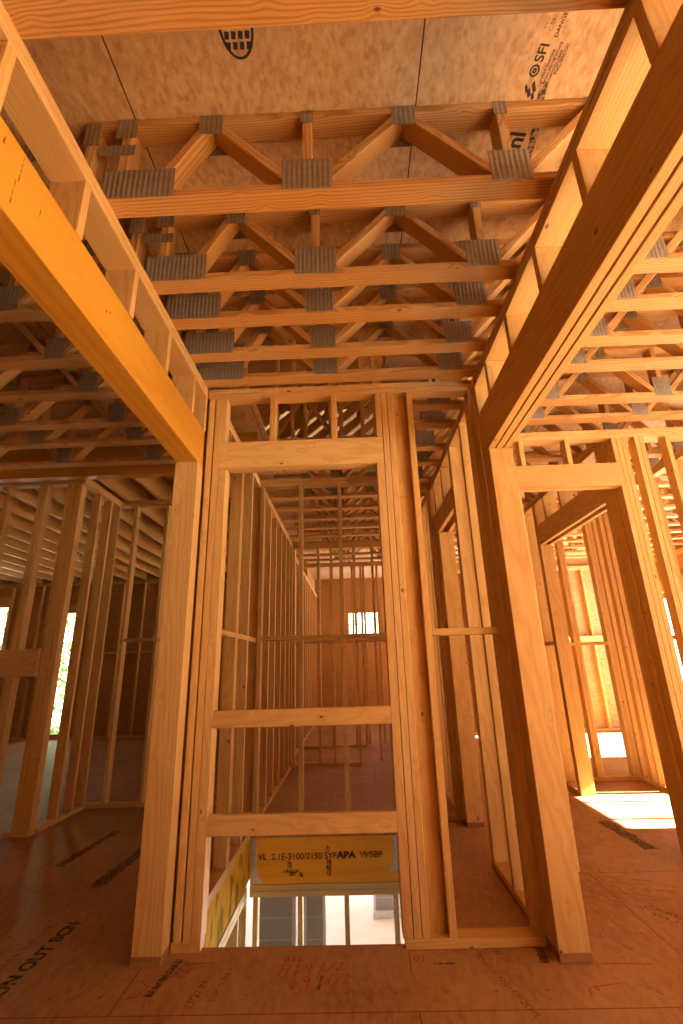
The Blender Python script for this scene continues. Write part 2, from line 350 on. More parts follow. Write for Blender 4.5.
# 6. right side of the passage, with a doorway
w = thing('framed_wall', 'framed wall running back from the right post with a doorway in it', 'framed wall', (.925, 2.84, 0))
xa, xb = .86, .995
plates_y(w, 2.80, 9.3, xa, xb)
box(w, 'bottom_plate', xa, xb, 2.84, 3.66, 0, T); box(w, 'bottom_plate', xa, xb, 4.62, 9.3, 0, T)
studs_y(w, (2.80, 2.838, 2.99, 3.22, 3.62), xa, xb, T, ZL); box(w, 'trimmer', xa, xb, 3.66, 3.698, 0, 2.50)
box(w, 'header', xa, xa + T, 3.66, 4.62, 2.50, 2.69); box(w, 'header', xb - T, xb, 3.66, 4.62, 2.50, 2.69)
for y in (3.66, 4.05, 4.45): box(w, 'cripple_stud', xa, xb, y, y + T, 2.69, ZL)
studs_y(w, (4.64, 5.03, 5.43, 5.84, 6.25, 6.65, 7.06, 7.46, 7.9, 8.3, 8.7, 9.1), xa, xb, T, ZL)
p = thing('timber_post', 'wide wooden post at the far side of the passage doorway', 'post', (.95, 4.53, 0))
box(p, 'shaft', .872, 1.012, 4.46, 4.60, .03, 2.498); box(p, 'base_block', .872, 1.012, 4.46, 4.60, 0, .03, OLD, 'x')

# 7. partitions further down the corridor
w = thing('framed_wall', 'framed wall across the corridor, second one beyond the stairwell', 'framed wall', (-.2, 7.05, 0))
plates_x(w, -.90, .86, 7.05, 7.05 + D); box(w, 'bottom_plate', -.90, .05, 7.05, 7.05 + D, 0, T)
studs_x(w, (-.90, -.53, -.33, .02, .30, .62), 7.05, 7.05 + D, T, ZL)
box(w, 'fire_block', -.86, .62, 7.05, 7.05 + D, 1.60, 1.638)
w = thing('framed_wall', 'framed wall across the corridor, farthest one before the back window', 'framed wall', (-.2, 8.5, 0))
plates_x(w, -.95, .86, 8.5, 8.5 + D); box(w, 'bottom_plate', -.95, .15, 8.5, 8.5 + D, 0, T)
studs_x(w, (-.93, -.62, -.41, -.02, .14, .19, .44, .60, .80), 8.5, 8.5 + D, T, ZL)
box(w, 'fire_block', -.95, .80, 8.5, 8.5 + D, 1.75, 1.788)
w = thing('framed_wall', 'framed wall far left of the corridor with a short header', 'framed wall', (-.95, 7.1, 0))
plates_y(w, 7.2, 12.8, -1.04, -.95); box(w, 'bottom_plate', -1.04, -.95, 7.2, 12.8, 0, T)
studs_y(w, (7.2, 7.9, 8.3, 8.7, 9.1, 9.5, 9.9, 10.3, 10.7, 11.1, 11.5, 11.9, 12.3), -1.04, -.95, T, ZL)
box(w, 'header', -1.04, -.95, 7.238, 7.9, 2.45, 2.69)

# 8. left room
w = thing('framed_wall', 'framed wall at far left with a four-stud end pack and a nailed cross board', 'framed wall', (-3.2, 4.45, 0))
y0, y1, zl = 4.45, 4.45 + D, 3.15
plates_x(w, -5.2, -2.735, y0, y1, zl); box(w, 'bottom_plate', -2.97, -2.757, y0, y1, 0, T)
studs_x(w, (-2.795, -2.8335, -2.872, -2.9105), y0, y1, T, zl); studs_x(w, (-3.20, -3.16, -3.55, -3.95, -4.35, -4.75), y0, y1, 0, zl)
box(w, 'cross_board', -4.75, -2.905, y0 - T, y0, 1.262, 1.505)
w = thing('framed_wall', 'short framed wall running back from the four-stud pack in the dark left room', 'framed wall', (-2.78, 4.9, 0))
plates_y(w, y1, 5.26, -2.735 - D, -2.735, zl + .01); box(w, 'bottom_plate', -2.735 - D, -2.735, y1, 5.26, 0, T)
studs_y(w, (4.78, 5.02, 5.22), -2.735 - D, -2.735, T, zl + .01)
w = thing('framed_wall', 'framed wall across the dark left room with widely spaced studs', 'framed wall', (-1.9, 5.3, 0))
y0, y1 = 5.262, 5.262 + D
plates_x(w, -2.735 - D, -1.09, y0, y1, zl + .02); box(w, 'bottom_plate', -2.735 - D, -1.09, y0, y1, 0, T)
studs_x(w, (-2.82, -2.575, -2.20, -1.80, -1.40, -1.13), y0, y1, T, zl + .02)
for a, b_ in ((-2.537, -2.20), (-2.162, -1.80)): box(w, 'fire_block', a, b_, y0, y1, 1.59, 1.628)
w = thing('framed_wall', 'studs lining the back wall of the left room around a tall window', 'framed wall', (-4.5, 10.4, 0))
y0, y1 = 10.385, 10.478
plates_x(w, -8.3, -1.1, y0, y1, 3.17); box(w, 'bottom_plate', -8.3, -1.1, y0, y1, 0, T)
studs_x(w, [-8.2, -8.19, -7.68, -7.0, -6.54, -6.02] + [-5.6 + .46 * k for k in range(10)], y0, y1, T, 3.17)
for k in range(9): box(w, 'fire_block', -5.562 + .46 * k, -5.14 + .46 * k, y0, y1, 1.66, 1.698)
box(w, 'header', -6.502, -6.02, y0, y1, 2.55, 2.74); box(w, 'header', -8.152, -7.68, y0, y1, 2.72, 2.95); box(w, 'sill', -6.502, -6.02, y0, y1, T, .10)

# 9. right room
w = thing('framed_wall', 'sunlit framed wall with door opening and header behind the right post', 'framed wall', (1.8, 3.555, 0))
y0, y1 = 3.555, 3.555 + D
plates_x(w, 1.0, 5.80, y0, y1)
studs_x(w, (1.0, 1.04, 1.30), y0, y1, 0, ZL); box(w, 'trimmer', 1.34, 1.378, y0, y1, 0, 2.59)
box(w, 'header', 1.34, 2.222, y0, y0 + T, 2.59, 2.79); box(w, 'header', 1.34, 2.222, y0 + T + .012, y1, 2.59, 2.79)
for x in (1.42, 1.80, 2.184): box(w, 'cripple_stud', x, x + T, y0, y1, 2.79, ZL)
box(w, 'trimmer', 2.184, 2.222, y0, y1, 0, 2.59)
studs_x(w, (2.2235, 2.263, 2.372, 2.412, 2.625, 3.03, 3.44, 3.84, 4.25, 4.65, 5.1, 5.5), y0, y1, T, ZL)
box(w, 'bottom_plate', 2.222, 5.80, y0, y1, 0, T)
w = thing('framed_wall', 'framed wall with its own doorway behind the right door opening', 'framed wall', (2.24, 4.5, 0))
xa, xb = 2.17, 2.31
w['label'] = 'framed wall with its own doorway, left of the sunlit floor patch'
plates_y(w, 3.65, 9.2, xa, xb)
box(w, 'bottom_plate', xa, xb, 5.31, 9.2, 0, T)
studs_y(w, (3.65, 3.69, 3.73), xa, xb, 0, ZL)
box(w, 'trimmer', xa, xb, 3.768, 3.806, 0, 2.53); box(w, 'trimmer', xa, xb, 5.27, 5.308, 0, 2.53)
box(w, 'header', xa, xa + T, 3.768, 5.308, 2.53, 2.76); box(w, 'header', xb - T, xb, 3.768, 5.308, 2.53, 2.76)
for y in (3.78, 4.2, 4.6, 5.0, 5.27): box(w, 'cripple_stud', xa, xb, y, y + T, 2.76, ZL)
studs_y(w, (5.31, 5.68, 5.72, 6.35, 6.75, 7.2, 7.6, 8.0), xa, xb, T, ZL)
box(w, 'fire_block', xa, xb, 5.348, 5.68, 1.43, 1.468); box(w, 'fire_block', xa, xb, 5.758, 6.35, 1.43, 1.468)
w = thing('framed_wall', 'framed wall behind the sunlit floor patch, parallel to the picture', 'framed wall', (2.7, 5.87, 0))
w['label'] = 'short framed wall just behind the sunlit floor patch in the right room'
plates_x(w, 2.315, 3.05, 5.85, 5.85 + D); box(w, 'bottom_plate', 2.315, 3.05, 5.85, 5.85 + D, 0, T)
studs_x(w, (2.33, 2.62, 2.66, 3.01), 5.85, 5.85 + D, T, ZL)
for a, b_ in ((2.368, 2.62), (2.698, 3.01)): box(w, 'fire_block', a, b_, 5.85, 5.85 + D, 1.43, 1.468)
w = thing('framed_wall', 'brightest framed wall, along the right edge of the sunlit floor patch', 'framed wall', (3.1, 4.8, 0))
plates_y(w, 3.65, 5.94, 3.055, 3.055 + D); box(w, 'bottom_plate', 3.055, 3.055 + D, 3.65, 5.94, 0, T)
studs_y(w, (3.70, 4.08, 4.52, 5.03, 5.30, 5.339, 5.46, 5.58, 5.619, 5.74, 5.86, 5.90), 3.055, 3.055 + D, T, ZL)
for a, b_ in ((4.118, 4.52), (4.558, 5.03), (5.068, 5.30),): box(w, 'fire_block', 3.055, 3.055 + D, a, b_, 1.43, 1.468)
w = thing('framed_wall', 'studs and sheathing board at the far end of the bright right room', 'framed wall', (4.2, 9.6, 0))
plates_x(w, 1.0, 5.80, 9.6, 9.6 + D); box(w, 'bottom_plate', 1.0, 5.80, 9.6, 9.6 + D, 0, T)
studs_x(w, [1.02 + .406 * k for k in range(12)], 9.6, 9.6 + D, T, ZL)
sh = wall_panel('sheathing', 'x', 9.69, .012, 1.0, 5.80, 0, 3.3, [], SHEATH); del sh['kind']; sh.parent = w; sh.location = -Vector(w.location)
box(w, 'fire_block', 2.7, 5.0, 9.56, 9.6, 1.55, 1.70)
w = thing('framed_wall', 'studs lining the outer right wall between its sunny openings', 'framed wall', (5.85, 5, 0))
xa, xb = 5.90 - D - .002, 5.898
plates_y(w, -3.1, 9.55, xa, xb); 
for a, b_ in ((-3.1, -2.6), (-.8, -.2), (1.7, 4.22), (5.30, 7.1), (9.3, 9.55)): box(w, 'bottom_plate', xa, xb, a, b_, 0, T)
studs_y(w, (-2.64, -.8, -.24, 1.7, 2.2, 2.6, 3.0, 3.4, 3.8, 4.18, 5.30, 5.7, 6.1, 6.5, 7.06, 9.3), xa, xb, T, ZL)
for a, b_ in ((-2.6, -.8), (-.2, 1.7), (4.218, 5.30), (7.098, 9.3)): box(w, 'header', xa, xb, a, b_, 2.42, 2.64)

# ------------------------------------------------------------------ the two big beams, their posts and short walls above
p = thing('timber_post', 'broad wooden post under the orange beam on the left', 'post', (-1.0, 2.69, 0))
box(p, 'shaft', -1.073, -.932, 2.645, 2.745, .036, 2.513); box(p, 'base_block', -1.076, -.932, 2.643, 2.747, 0, .036, OLD, 'x')
p = thing('timber_post', 'broad wooden post under the triple-board beam on the right', 'post', (.93, 2.68, 0))
box(p, 'shaft', .862, 1.004, 2.612, 2.748, .036, 2.513); box(p, 'base_block', .862, 1.006, 2.610, 2.748, 0, .036, OLD, 'x')
bmL = thing('laminated_beam', 'long smooth orange laminated beam on the left post', 'beam', (-1.0, 0, 2.513))
box(bmL, 'beam_body', -1.068, -.936, -3.1, 2.745, 2.513, 2.768, LVL)
bmR = thing('built_up_beam', 'long beam of three boards side by side on the right post', 'beam', (.92, 0, 2.513))
for x in (.857, .9045, .952): box(bmR, 'ply', x, x + .0385, -3.1, 2.748, 2.513, 2.800)
for x in (.8965, .944): box(bmR, 'spacer', x, x + .0068, -3.1, 2.745, 2.520, 2.797, SHEATH)
w = thing('cripple_wall', 'row of short studs under double plates on the orange left beam', 'cripple wall', (-1.0, 0, 2.77))
plates_y(w, -3.1, 2.748, -1.07, -.932); 
for y in (-1.6, -1.2, -.8, -.4, .0, .42, .83, 1.24, 1.65, 2.06, 2.47, 2.71): box(w, 'cripple_stud', -1.07, -.932, y, y + T, 2.768, ZL)
w = thing('cripple_wall', 'row of short studs under double plates on the triple-board right beam', 'cripple wall', (.92, 0, 2.8))
plates_y(w, -3.1, 2.748, .857, .99)
for y in (-1.6, -1.2, -.8, -.4, .0, .42, .815, 1.215, 1.625, 2.04, 2.44, 2.71): box(w, 'cripple_stud', .857, .99, y, y + T, 2.80, ZL)

# ------------------------------------------------------------------ floor trusses overhead
def truss(label, y, xs, xe, group, near=2, mat=None, endpanel=True, gap=None, zb=ZT, psz=.205):
    """Open-web floor truss lying along X: chords, webs and toothed plates; y = its front face."""
    mat = mat or TRUSS
    t = thing('floor_truss', label, 'roof truss' if False else 'floor truss', ((xs + xe) / 2, y + D / 2, zb), group)
    zt = ZD - .002; yc = y + D / 2
    box(t, 'bottom_chord', xs, xe, y, y + D, zb, zb + T, mat); box(t, 'top_chord', xs, xe, y, y + D, zt - T, zt, mat)
    zlo, zhi = zb + T, zt - T
    def plate(x, z, w_, h, back=False):
        ys = [y - .0015] + ([y + D + .0015] if back else [])
        for q in ys: box(t, 'connector_plate', x - w_ / 2, x + w_ / 2, q - .0012, q + .0012, z - h / 2, z + h / 2, PLATE, 'x')
    k0 = math.ceil((xs + .35 + .125) / .82); k1 = math.floor((xe - .35 + .125) / .82)
    for k in range(k0, k1 + 1):
        bx = -.125 + .82 * k
        box(t, 'web', bx - .019, bx + .019, y, y + D, zlo, zhi, mat)
        for s in (-1, 1):
            tx = bx + s * .41
            if xs + .10 < tx < xe - .10: bar(t, 'web', (bx + s * .055, yc, zlo + .004), (tx - s * .012, yc, zhi - .004), D, T * .98, mat)
        if near:
            plate(bx, zb + .085, psz if bx < .5 else .165 if bx < 1 else .125, (.165 if psz > .2 else .148) if bx < 1 else .15)
            if near > 1: plate(bx, zhi + .0, .055, .075)
        tx = bx + .41
        if near and tx < xe - .1: plate(tx, zhi - .018, .10, .112, near > 1)
    tx = -.125 + .82 * k0 - .41
    if near and tx > xs + .1: plate(tx, zhi - .018, .10, .112, near > 1)
    if endpanel:
        for x in (xs, xs + .15): box(t, 'end_web', x, x + T, y, y + D, zlo, zhi, mat)
        fx = -.125 + .82 * k0 - .82
        if fx > xs - .4: bar(t, 'web', (xs + .30, yc, zlo + .004), (-.125 + .82 * k0 - .41 - .012, yc, zhi - .004), D, T * .98, mat)
        if near:
            plate(xs + .245, zb + .075, .30, .155); plate(xs + .02, zhi - .045, .07, .13); plate(xs + .165, zhi - .02, .09, .115)
            plate(xs + .14, zhi - .15, .15, .06)
    return t
front_t = [(.780, 'nearest floor truss, at the very top, its wide flat bottom chord cut by the frame'),
           (1.372, 'floor truss bordering the printed strand board panel, all its webs in view'),
           (1.797, 'floor truss directly behind the one bordering the printed strand board panel'),
           (2.062, 'third floor truss behind the printed strand board panel'),
           (2.362, 'floor truss second from the wall with the door header'),
           (2.632, 'floor truss right against the top plates of the wall with the door header')]
for i, (y, lab) in enumerate(front_t): truss(lab, y, -1.06, 5.80, 'floor trusses over the room in front of the stairwell', psz=.205 if i < 3 else .155)
right_t = [(3.055, 'floor truss just beyond the triple-board beam, over the right room'),
           (3.345, 'floor truss above the header of the right door opening'),
           (3.76, 'first floor truss behind the right door wall'), (4.10, 'second floor truss behind the right door wall')]
for y, lab in right_t: truss(lab, y, .318, 5.80, 'floor trusses right of the stairwell', near=1, endpanel=False, psz=.125)
for k in range(11):
    truss('floor truss deep in the house, one of the row beyond the stairwell', 4.52 + .42 * k, -.93, 5.80, 'floor trusses beyond the stairwell', near=1 if k < 4 else 0, endpanel=False, psz=.125)
left_t = [(.95, 'floor truss in the left room hidden mostly by the orange beam'), (1.45, 'second floor truss of the left room, crossing behind the orange beam'),
          (1.95, 'uppermost dark floor truss in view left of the orange beam'), (2.362, 'dark left room floor truss next after the uppermost one'),
          (2.725, 'dark left room floor truss in the middle of the visible row'), (3.128, 'dark left room floor truss, third from the solid girder'),
          (3.435, 'dark left room floor truss, second from the solid girder'), (3.83, 'dark left room floor truss closest to the solid girder')]
for y, lab in left_t: truss(lab, y, -6.6, -1.063 if y < 2.74 else -.94, 'floor trusses over the left room', near=1, endpanel=False, psz=.125)
g = thing('girder', 'dark solid girder above the framed walls of the left room', 'beam', (-4, 4.25, 3.1))
box(g, 'beam_body', -8.38, -.90, 4.22, 4.31, 3.13, ZD - .002, LVL)
for k in range(17):
    x = -7.9 + .40 * k
    j = box(None, 'ceiling_joist', x, x + T, 4.315, 10.475, 3.248, 3.545, PINE)
    tag(j, 'board joist over the back of the left room, one of an even row', 'ceiling joist', 'ceiling joists over the back of the left room')

# ------------------------------------------------------------------ stairwell beams, hangers and lower storey
sb = thing('stair_beam', 'orange stained beam along the left edge of the stairwell', 'beam', (-.91, 3.6, -.3))
box(sb, 'beam_body', -.934, -.889, 2.80, 4.66, -.302, -.023, LVL_ST); box(sb, 'top_edge_strip', -.934, -.889, 2.84, 4.38, -.022, -.0005, PINE)
fb = thing('stamped_beam', 'orange beam with black stamped lettering across the far side of the stairwell', 'beam', (-.3, 4.42, -.3))
box(fb, 'beam_body', -.886, .40, 4.384, 4.47, -.334, -.023, LVL_BRIGHT); box(fb, 'edge_strip', -.886, .312, 4.381, 4.40, -.022, -.0005, FLOOR)
def hanger(parent, x, y, z0, z1, s):
    bm = bmesh.new()
    P = [(0, z1), (.042, z1), (.044, z0 + .09), (.055, z0 + .05), (.085, z0 + .012), (.09, z0), (0, z0)]
    f = [bm.verts.new((x + s * a, y, b)) for a, b in P]; bk = [bm.verts.new((x + s * a, y - .003, b)) for a, b in P]
    n = len(P); bm.faces.new(f); bm.faces.new(bk[::-1])
    for i in range(n): bm.faces.new((f[i], bk[i], bk[(i + 1) % n], f[(i + 1) % n]))
    for i in range(9):
        zc = z0 + .06 + (z1 - z0 - .08) * i / 8
        r = bmesh.ops.create_cone(bm, cap_ends=True, segments=8, radius1=.006, radius2=.004, depth=.006, matrix=Matrix.Translation((x + s * .022, y - .005, zc)) @ Matrix.Rotation(PI / 2, 4, 'X'))
    bmesh.ops.recalc_face_normals(bm, faces=bm.faces)
    me = bpy.data.meshes.new('joist_hanger'); bm.to_mesh(me); bm.free(); me.materials.append(GALV)
    o = bpy.data.objects.new('joist_hanger', me); C.objects.link(o); o.parent = parent; o.location = -Vector(parent.location); return o
hanger(fb, -.880, 4.383, -.325, -.03, 1); hanger(fb, .300, 4.383, -.270, -.03, -1)
def text(parent, name, s, loc, size, mat, R=None, sx=1., align='LEFT', bold=0.):
    cu = bpy.data.curves.new(name, 'FONT'); cu.body = s; cu.size = size; cu.align_x = align; cu.extrude = .0004; cu.offset = bold
    o = bpy.data.objects.new(name, cu); C.objects.link(o)
    bpy.context.view_layer.update()
    me = bpy.data.meshes.new_from_object(o.evaluated_get(bpy.context.evaluated_depsgraph_get()))
    bpy.data.objects.remove(o); me.name = name; me.materials.clear(); me.materials.append(mat)
    o = bpy.data.objects.new(name, me); C.objects.link(o)
    M = Matrix.Translation(loc) @ (R or Matrix.Identity(4)) @ Matrix.Diagonal((sx, 1, 1, 1))
    if parent:
        o.parent = parent; M = Matrix.Translation(-Vector(parent.location)) @ M
    o.matrix_local = M; return o
UP = Matrix.Rotation(PI / 2, 4, 'X')
text(fb, 'stamp_lettering', 'VL  2.1E-3100/2150 SYF', (-.825, 4.3825, -.172), .060, INK, UP, 1.07, bold=.0006)
text(fb, 'stamp_lettering', 'APA', (-.195, 4.3825, -.171), .064, INK, UP, 1.25, bold=.0024)
text(fb, 'stamp_lettering', 'WSBF', (-.015, 4.3825, -.168), .056, INK_BLUE, UP, 1.3, bold=.0015)
def blot(parent, name, pts, mat, R, loc):
    """A small flat ink mark from a polygon in its own plane."""
    me = bpy.data.meshes.new(name); me.from_pydata([(x, y, 0) for x, y in pts], [], [list(range(len(pts)))]); me.materials.append(mat)
    o = bpy.data.objects.new(name, me); C.objects.link(o); M = Matrix.Translation(loc) @ R
    if parent: o.parent = parent; M = Matrix.Translation(-Vector(parent.location)) @ M
    o.matrix_local = M; return o
for x, z, w_, h in ((-.26, -.21, .022, .05), (-.26, -.25, .018, .04), (-.268, -.11, .015, .03), (-.57, -.205, .02, .03), (-.56, -.25, .07, .012), (-.55, -.268, .03, .02), (-.48, -.275, .018, .02)):
    blot(fb, 'ink_mark', [(-w_, -h * .6), (w_ * .7, -h), (w_, h * .5), (-w_ * .6, h)], INK_BLUE, UP, (x, 4.3822, z))

w = thing('framed_wall', 'pale treated lumber wall of the lower storey under the stamped beam', 'framed wall', (-.3, 4.42, -2.9))
y0, y1 = 4.385, 4.385 + D
for k in (0, 1): box(w, 'top_plate', -.886, .36, y0, y1, -.378 - k * .042, -.338 - k * .042, TREATED)
for x in (-.856, -.508, -.145, .236): box(w, 'stud', x, x + T, y0, y1, -2.86, -.421, TREATED)
box(w, 'bottom_plate', -.886, .36, y0, y1, -2.9, -2.86, TREATED)
w = thing('framed_wall', 'pale lumber wall of the lower storey below the orange stair side beam', 'framed wall', (-.93, 3.6, -2.9))
for k in (0, 1): box(w, 'top_plate', -.99, -.90, 2.80, 4.36, -.378 - k * .042, -.338 - k * .042, TREATED)
for y in (2.85, 3.25, 3.66, 4.06, 4.32): box(w, 'stud', -.99, -.90, y, y + T, -2.86, -.421, TREATED)
box(w, 'bottom_plate', -.99, -.90, 2.80, 4.36, -2.9, -2.86, TREATED)
def pier(label, x0, x1, y0, y1, z0, z1):
    p = thing('block_pier', label, 'pier', ((x0 + x1) / 2, (y0 + y1) / 2, z0))
    box(p, 'blockwork', x0, x1, y0, y1, z0, z1, CMU, 'x'); box(p, 'footing', x0 - .05, x1 + .05, y0 - .05, y1 + .05, z0 - .1, z0, CONC, 'x')
    for s in (0, 1): box(p, 'lit_edge', (x0 - .035, x1)[s], (x0, x1 + .035)[s], y0 - .005, y0 + .05, z0, z1, CONC)  # pale strips imitate the sunlit side edges of the pier
    return p
pier('grey block pier below, at the left of the stairwell opening', -1.18, -.80, 6.4, 6.8, -2.8, -.30)
pier('narrow grey block pier below, beside the middle stud of the lower wall', -.64, -.46, 6.4, 6.8, -2.8, -.30)
pier('distant grey block pier below, at the right of the stairwell opening', .22, .62, 9.95, 10.35, -2.8, -.30)
wall_panel('shading_wall_lower_left', 'y', XL - .004, .012, YF, YB, -2.9, -.31, [], CONC); wall_panel('shading_wall_lower_right', 'y', XR + .004, .012, YF, YB, -2.9, -.31, [(8.6, 12.0, -2.7, -.5)], CONC)  # unseen walls added to dim the lower storey; opening lets some light back
wall_panel('shading_wall_lower_front', 'x', YF - .004, .012, XL, XR, -2.9, -.31, [], CONC)
gl = slab('floor_lower', [(-14, 14, -8, 24)], -3.05, -2.9, CONC)
gr = slab('ground', [(-120, 120, -60, 160)], -3.3, -3.1, EARTH)

# ------------------------------------------------------------------ the storey above, seen through the open stairwell
w = thing('framed_wall', 'tall framed wall of the upper storey, glimpsed through the gaps above the door header', 'framed wall', (-.2, 4.6, 3.6))
plates_x(w, -1.2, .8, 4.62, 4.62 + D, 6.0); box(w, 'bottom_plate', -1.2, .8, 4.62, 4.62 + D, ZD + .0225, ZD + .06)
studs_x(w, (-1.18, -.80, -.62, -.48, -.20, -.08, .16, .30, .60), 4.62, 4.62 + D, ZD + .06, 6.0)
for a in ((-.79, 3.70, -.30, 4.45), (-.55, 3.70, -.30, 4.25), (-.66, 4.5, -.2, 3.8)): bar(w, 'brace', (a[0], 4.70, a[1]), (a[2], 4.70, a[3]), D, T)
for k in range(9): bar(w, 'brace', (-1.5 + .22 * k, 4.80, 3.70), (-.1 + .22 * k, 4.80, 4.85), .04, .085)
rp = thing('roof_slope', 'boarded roof slope with rafters high above the stairwell', 'roof', (0, 6, 5))
for k in range(8):
    x = -1.4 + .40 * k; bar(rp, 'rafter', (x, 5.0, 4.1), (x, 7.5, 7.0), T, .14)
mesh_obj('roof_boards', [(-4, 4.95, 4.2), (4, 4.95, 4.2), (4, 9.0, 8.85), (-4, 9.0, 8.85), (-4, 4.95, 4.23), (4, 4.95, 4.23), (4, 9.0, 8.88), (-4, 9.0, 8.88)],
         [(0, 1, 2, 3), (7, 6, 5, 4), (0, 4, 5, 1), (1, 5, 6, 2), (2, 6, 7, 3), (3, 7, 4, 0)], SHEATH, rp)

# ------------------------------------------------------------------ printing, ink and chalk on the boards
DN = Matrix.Rotation(PI, 4, 'X')                                   # reads from below
zc = ZD - .0012
def under(s, x, y, size, rot, mat=INK, sx=1., bold=0.): return text(ceil_, 'stamp_lettering', s, (x, y, zc), size, mat, Matrix.Rotation(rot, 4, 'Z') @ DN, sx, bold=bold)
A = math.radians(-82)                                               # lines of print run towards the viewer
under('SFI', .832, 1.242, .052, A, bold=.001)
for i, (st, y_, sz) in enumerate((('Certified Sourcing', 1.325, .017), ('www.sfiprogram.org', 1.310, .016), ('CERTIFIED FIBER', 1.305, .014), ('PwC-SFICOC', 1.285, .018))):
    under(st, .852 + .018 * i, y_, sz, A, INK)
under('CAN/CSA', .832, 1.145, .022, A, INK_FAINT); under('DANGER', .862, 1.165, .022, A, INK); under('PRP', .812, 1.135, .022, A, INK_FAINT); under('325', .885, 1.14, .018, A, INK_FAINT)
def ring(parent, name, cx, cy, z, ra, rb, wdt, mat, rot=0, n=40, half=False):
    vs, fs = [], []
    for i in range(n):
        a = 2 * PI * i / n
        for q in (0, wdt):
            x, y = (ra - q) * math.cos(a), (rb - q) * math.sin(a)
            vs.append((cx + x * math.cos(rot) - y * math.sin(rot), cy + x * math.sin(rot) + y * math.cos(rot), z))
    for i in range(n):
        j = (i + 1) % n; fs.append((2 * i, 2 * j, 2 * j + 1, 2 * i + 1))
    return mesh_obj(name, vs, fs, mat, parent)
ring(ceil_, 'stamp_ring', .812, 1.268, zc, .020, .022, .007, INK); ring(ceil_, 'stamp_ring', .812, 1.268, zc, .009, .010, .007, INK)
ring(ceil_, 'stamp_ring', -.362, 1.075, zc, .066, .108, .010, INK)
for i in range(4):
    for j in range(5):
        xx, yy = -.402 + .026 * i, 1.010 + .032 * j
        blot(ceil_, 'ink_mark', [(-.010, -.012), (.006, -.014), (.011, .010), (-.007, .012)], INK, DN, (xx, yy, zc))
for x, y, a, b_ in ((.83, 1.325, .010, .022), (.815, 1.345, .010, .018), (.80, 1.330, .008, .016), (.835, 1.358, .009, .014)):
    blot(ceil_, 'ink_mark', [(-a, -b_), (a * .5, -b_ * .8), (a, b_), (-a * .4, b_ * .7)], INK, Matrix.Rotation(-.6, 4, 'Z') @ DN, (x, y, zc))
blot(ceil_, 'ink_mark', [(-.016, -.036), (.016, -.036), (.016, .036), (-.016, .036)], INK_BLUE, Matrix.Rotation(-.1, 4, 'Z') @ DN, (.872, 1.343, zc))
under('anl', .845, 1.615, .10, A, INK, bold=.003); blot(ceil_, 'ink_mark', [(-.016, -.10), (.016, -.10), (.016, .10), (-.016, .10)], INK_BLUE, Matrix.Rotation(-.1, 4, 'Z') @ DN, (.900, 1.53, zc))
zf = .0012
def onfloor(s, x, y, size, deg, mat, sx=1., bold=0.): return text(floor, 'stamp_lettering', s, (x, y, zf), size, mat, Matrix.Rotation(math.radians(deg), 4, 'Z'), sx, bold=bold)
onfloor('RUN OUT BCN', -1.53, 2.40, .092, 90, INK_BLUE, 1.05, .003)
onfloor('STRUCTURAL SUBFLOOR', -1.66, 2.50, .042, 90, INK_FAINT, 1.1)
def strip(x0, y0, x1, y1, wd, mat, name='ink_strip', parent=None, z=zf):
    d = Vector((x1 - x0, y1 - y0)); n = Vector((-d.y, d.x)).normalized() * wd / 2
    vs = []; k = 14
    for i in range(k + 1):
        t = i / k; j = 1 + .55 * (random.random() - .5); c = Vector((x0, y0)) + d * t
        vs += [(c.x + n.x * j, c.y + n.y * j, z), (c.x - n.x * j, c.y - n.y * j, z)]
    return mesh_obj(name, vs, [(2 * i, 2 * i + 1, 2 * i + 3, 2 * i + 2) for i in range(k)], mat, parent or floor)
strip(-2.12, 3.82, -2.06, 4.55, .075, INK_BLUE); strip(-1.68, 3.48, -1.64, 4.20, .085, INK_BLUE)
strip(-.905, 2.44, -.86, 2.70, .035, INK_BLUE); strip(-.83, 2.56, -.80, 2.68, .07, INK_FAINT)
strip(.80, 2.62, .815, 2.74, .035, INK_BLUE); strip(.835, 2.63, .85, 2.72, .02, INK_FAINT)
strip(2.0, 4.52, 2.03, 3.90, .10, INK_BLUE)
onfloor('GRADE', 1.50, 3.10, .06, -48, INK_FAINT, 1.2); onfloor('TH 10-23', 1.49, 3.02, .055, -48, INK_FAINT, 1.2)
onfloor('23/32 IN', -.70, 2.36, .05, 82, INK_FAINT); onfloor('EXPOSURE 1', -.62, 2.40, .04, 82, INK_FAINT)
onfloor('TONGUE AND GROOVE', .50, 2.70, .04, -72, INK_FAINT); onfloor('24 OC', .60, 2.72, .04, -72, INK_FAINT)
strip(.30, 2.63, .40, 2.63, .012, INK_BLUE, 'scuff'); strip(1.14, 2.50, 1.18, 2.40, .012, INK_FAINT, 'scuff'); strip(-.19, 2.55, -.20, 2.46, .012, INK_BLUE, 'scuff')
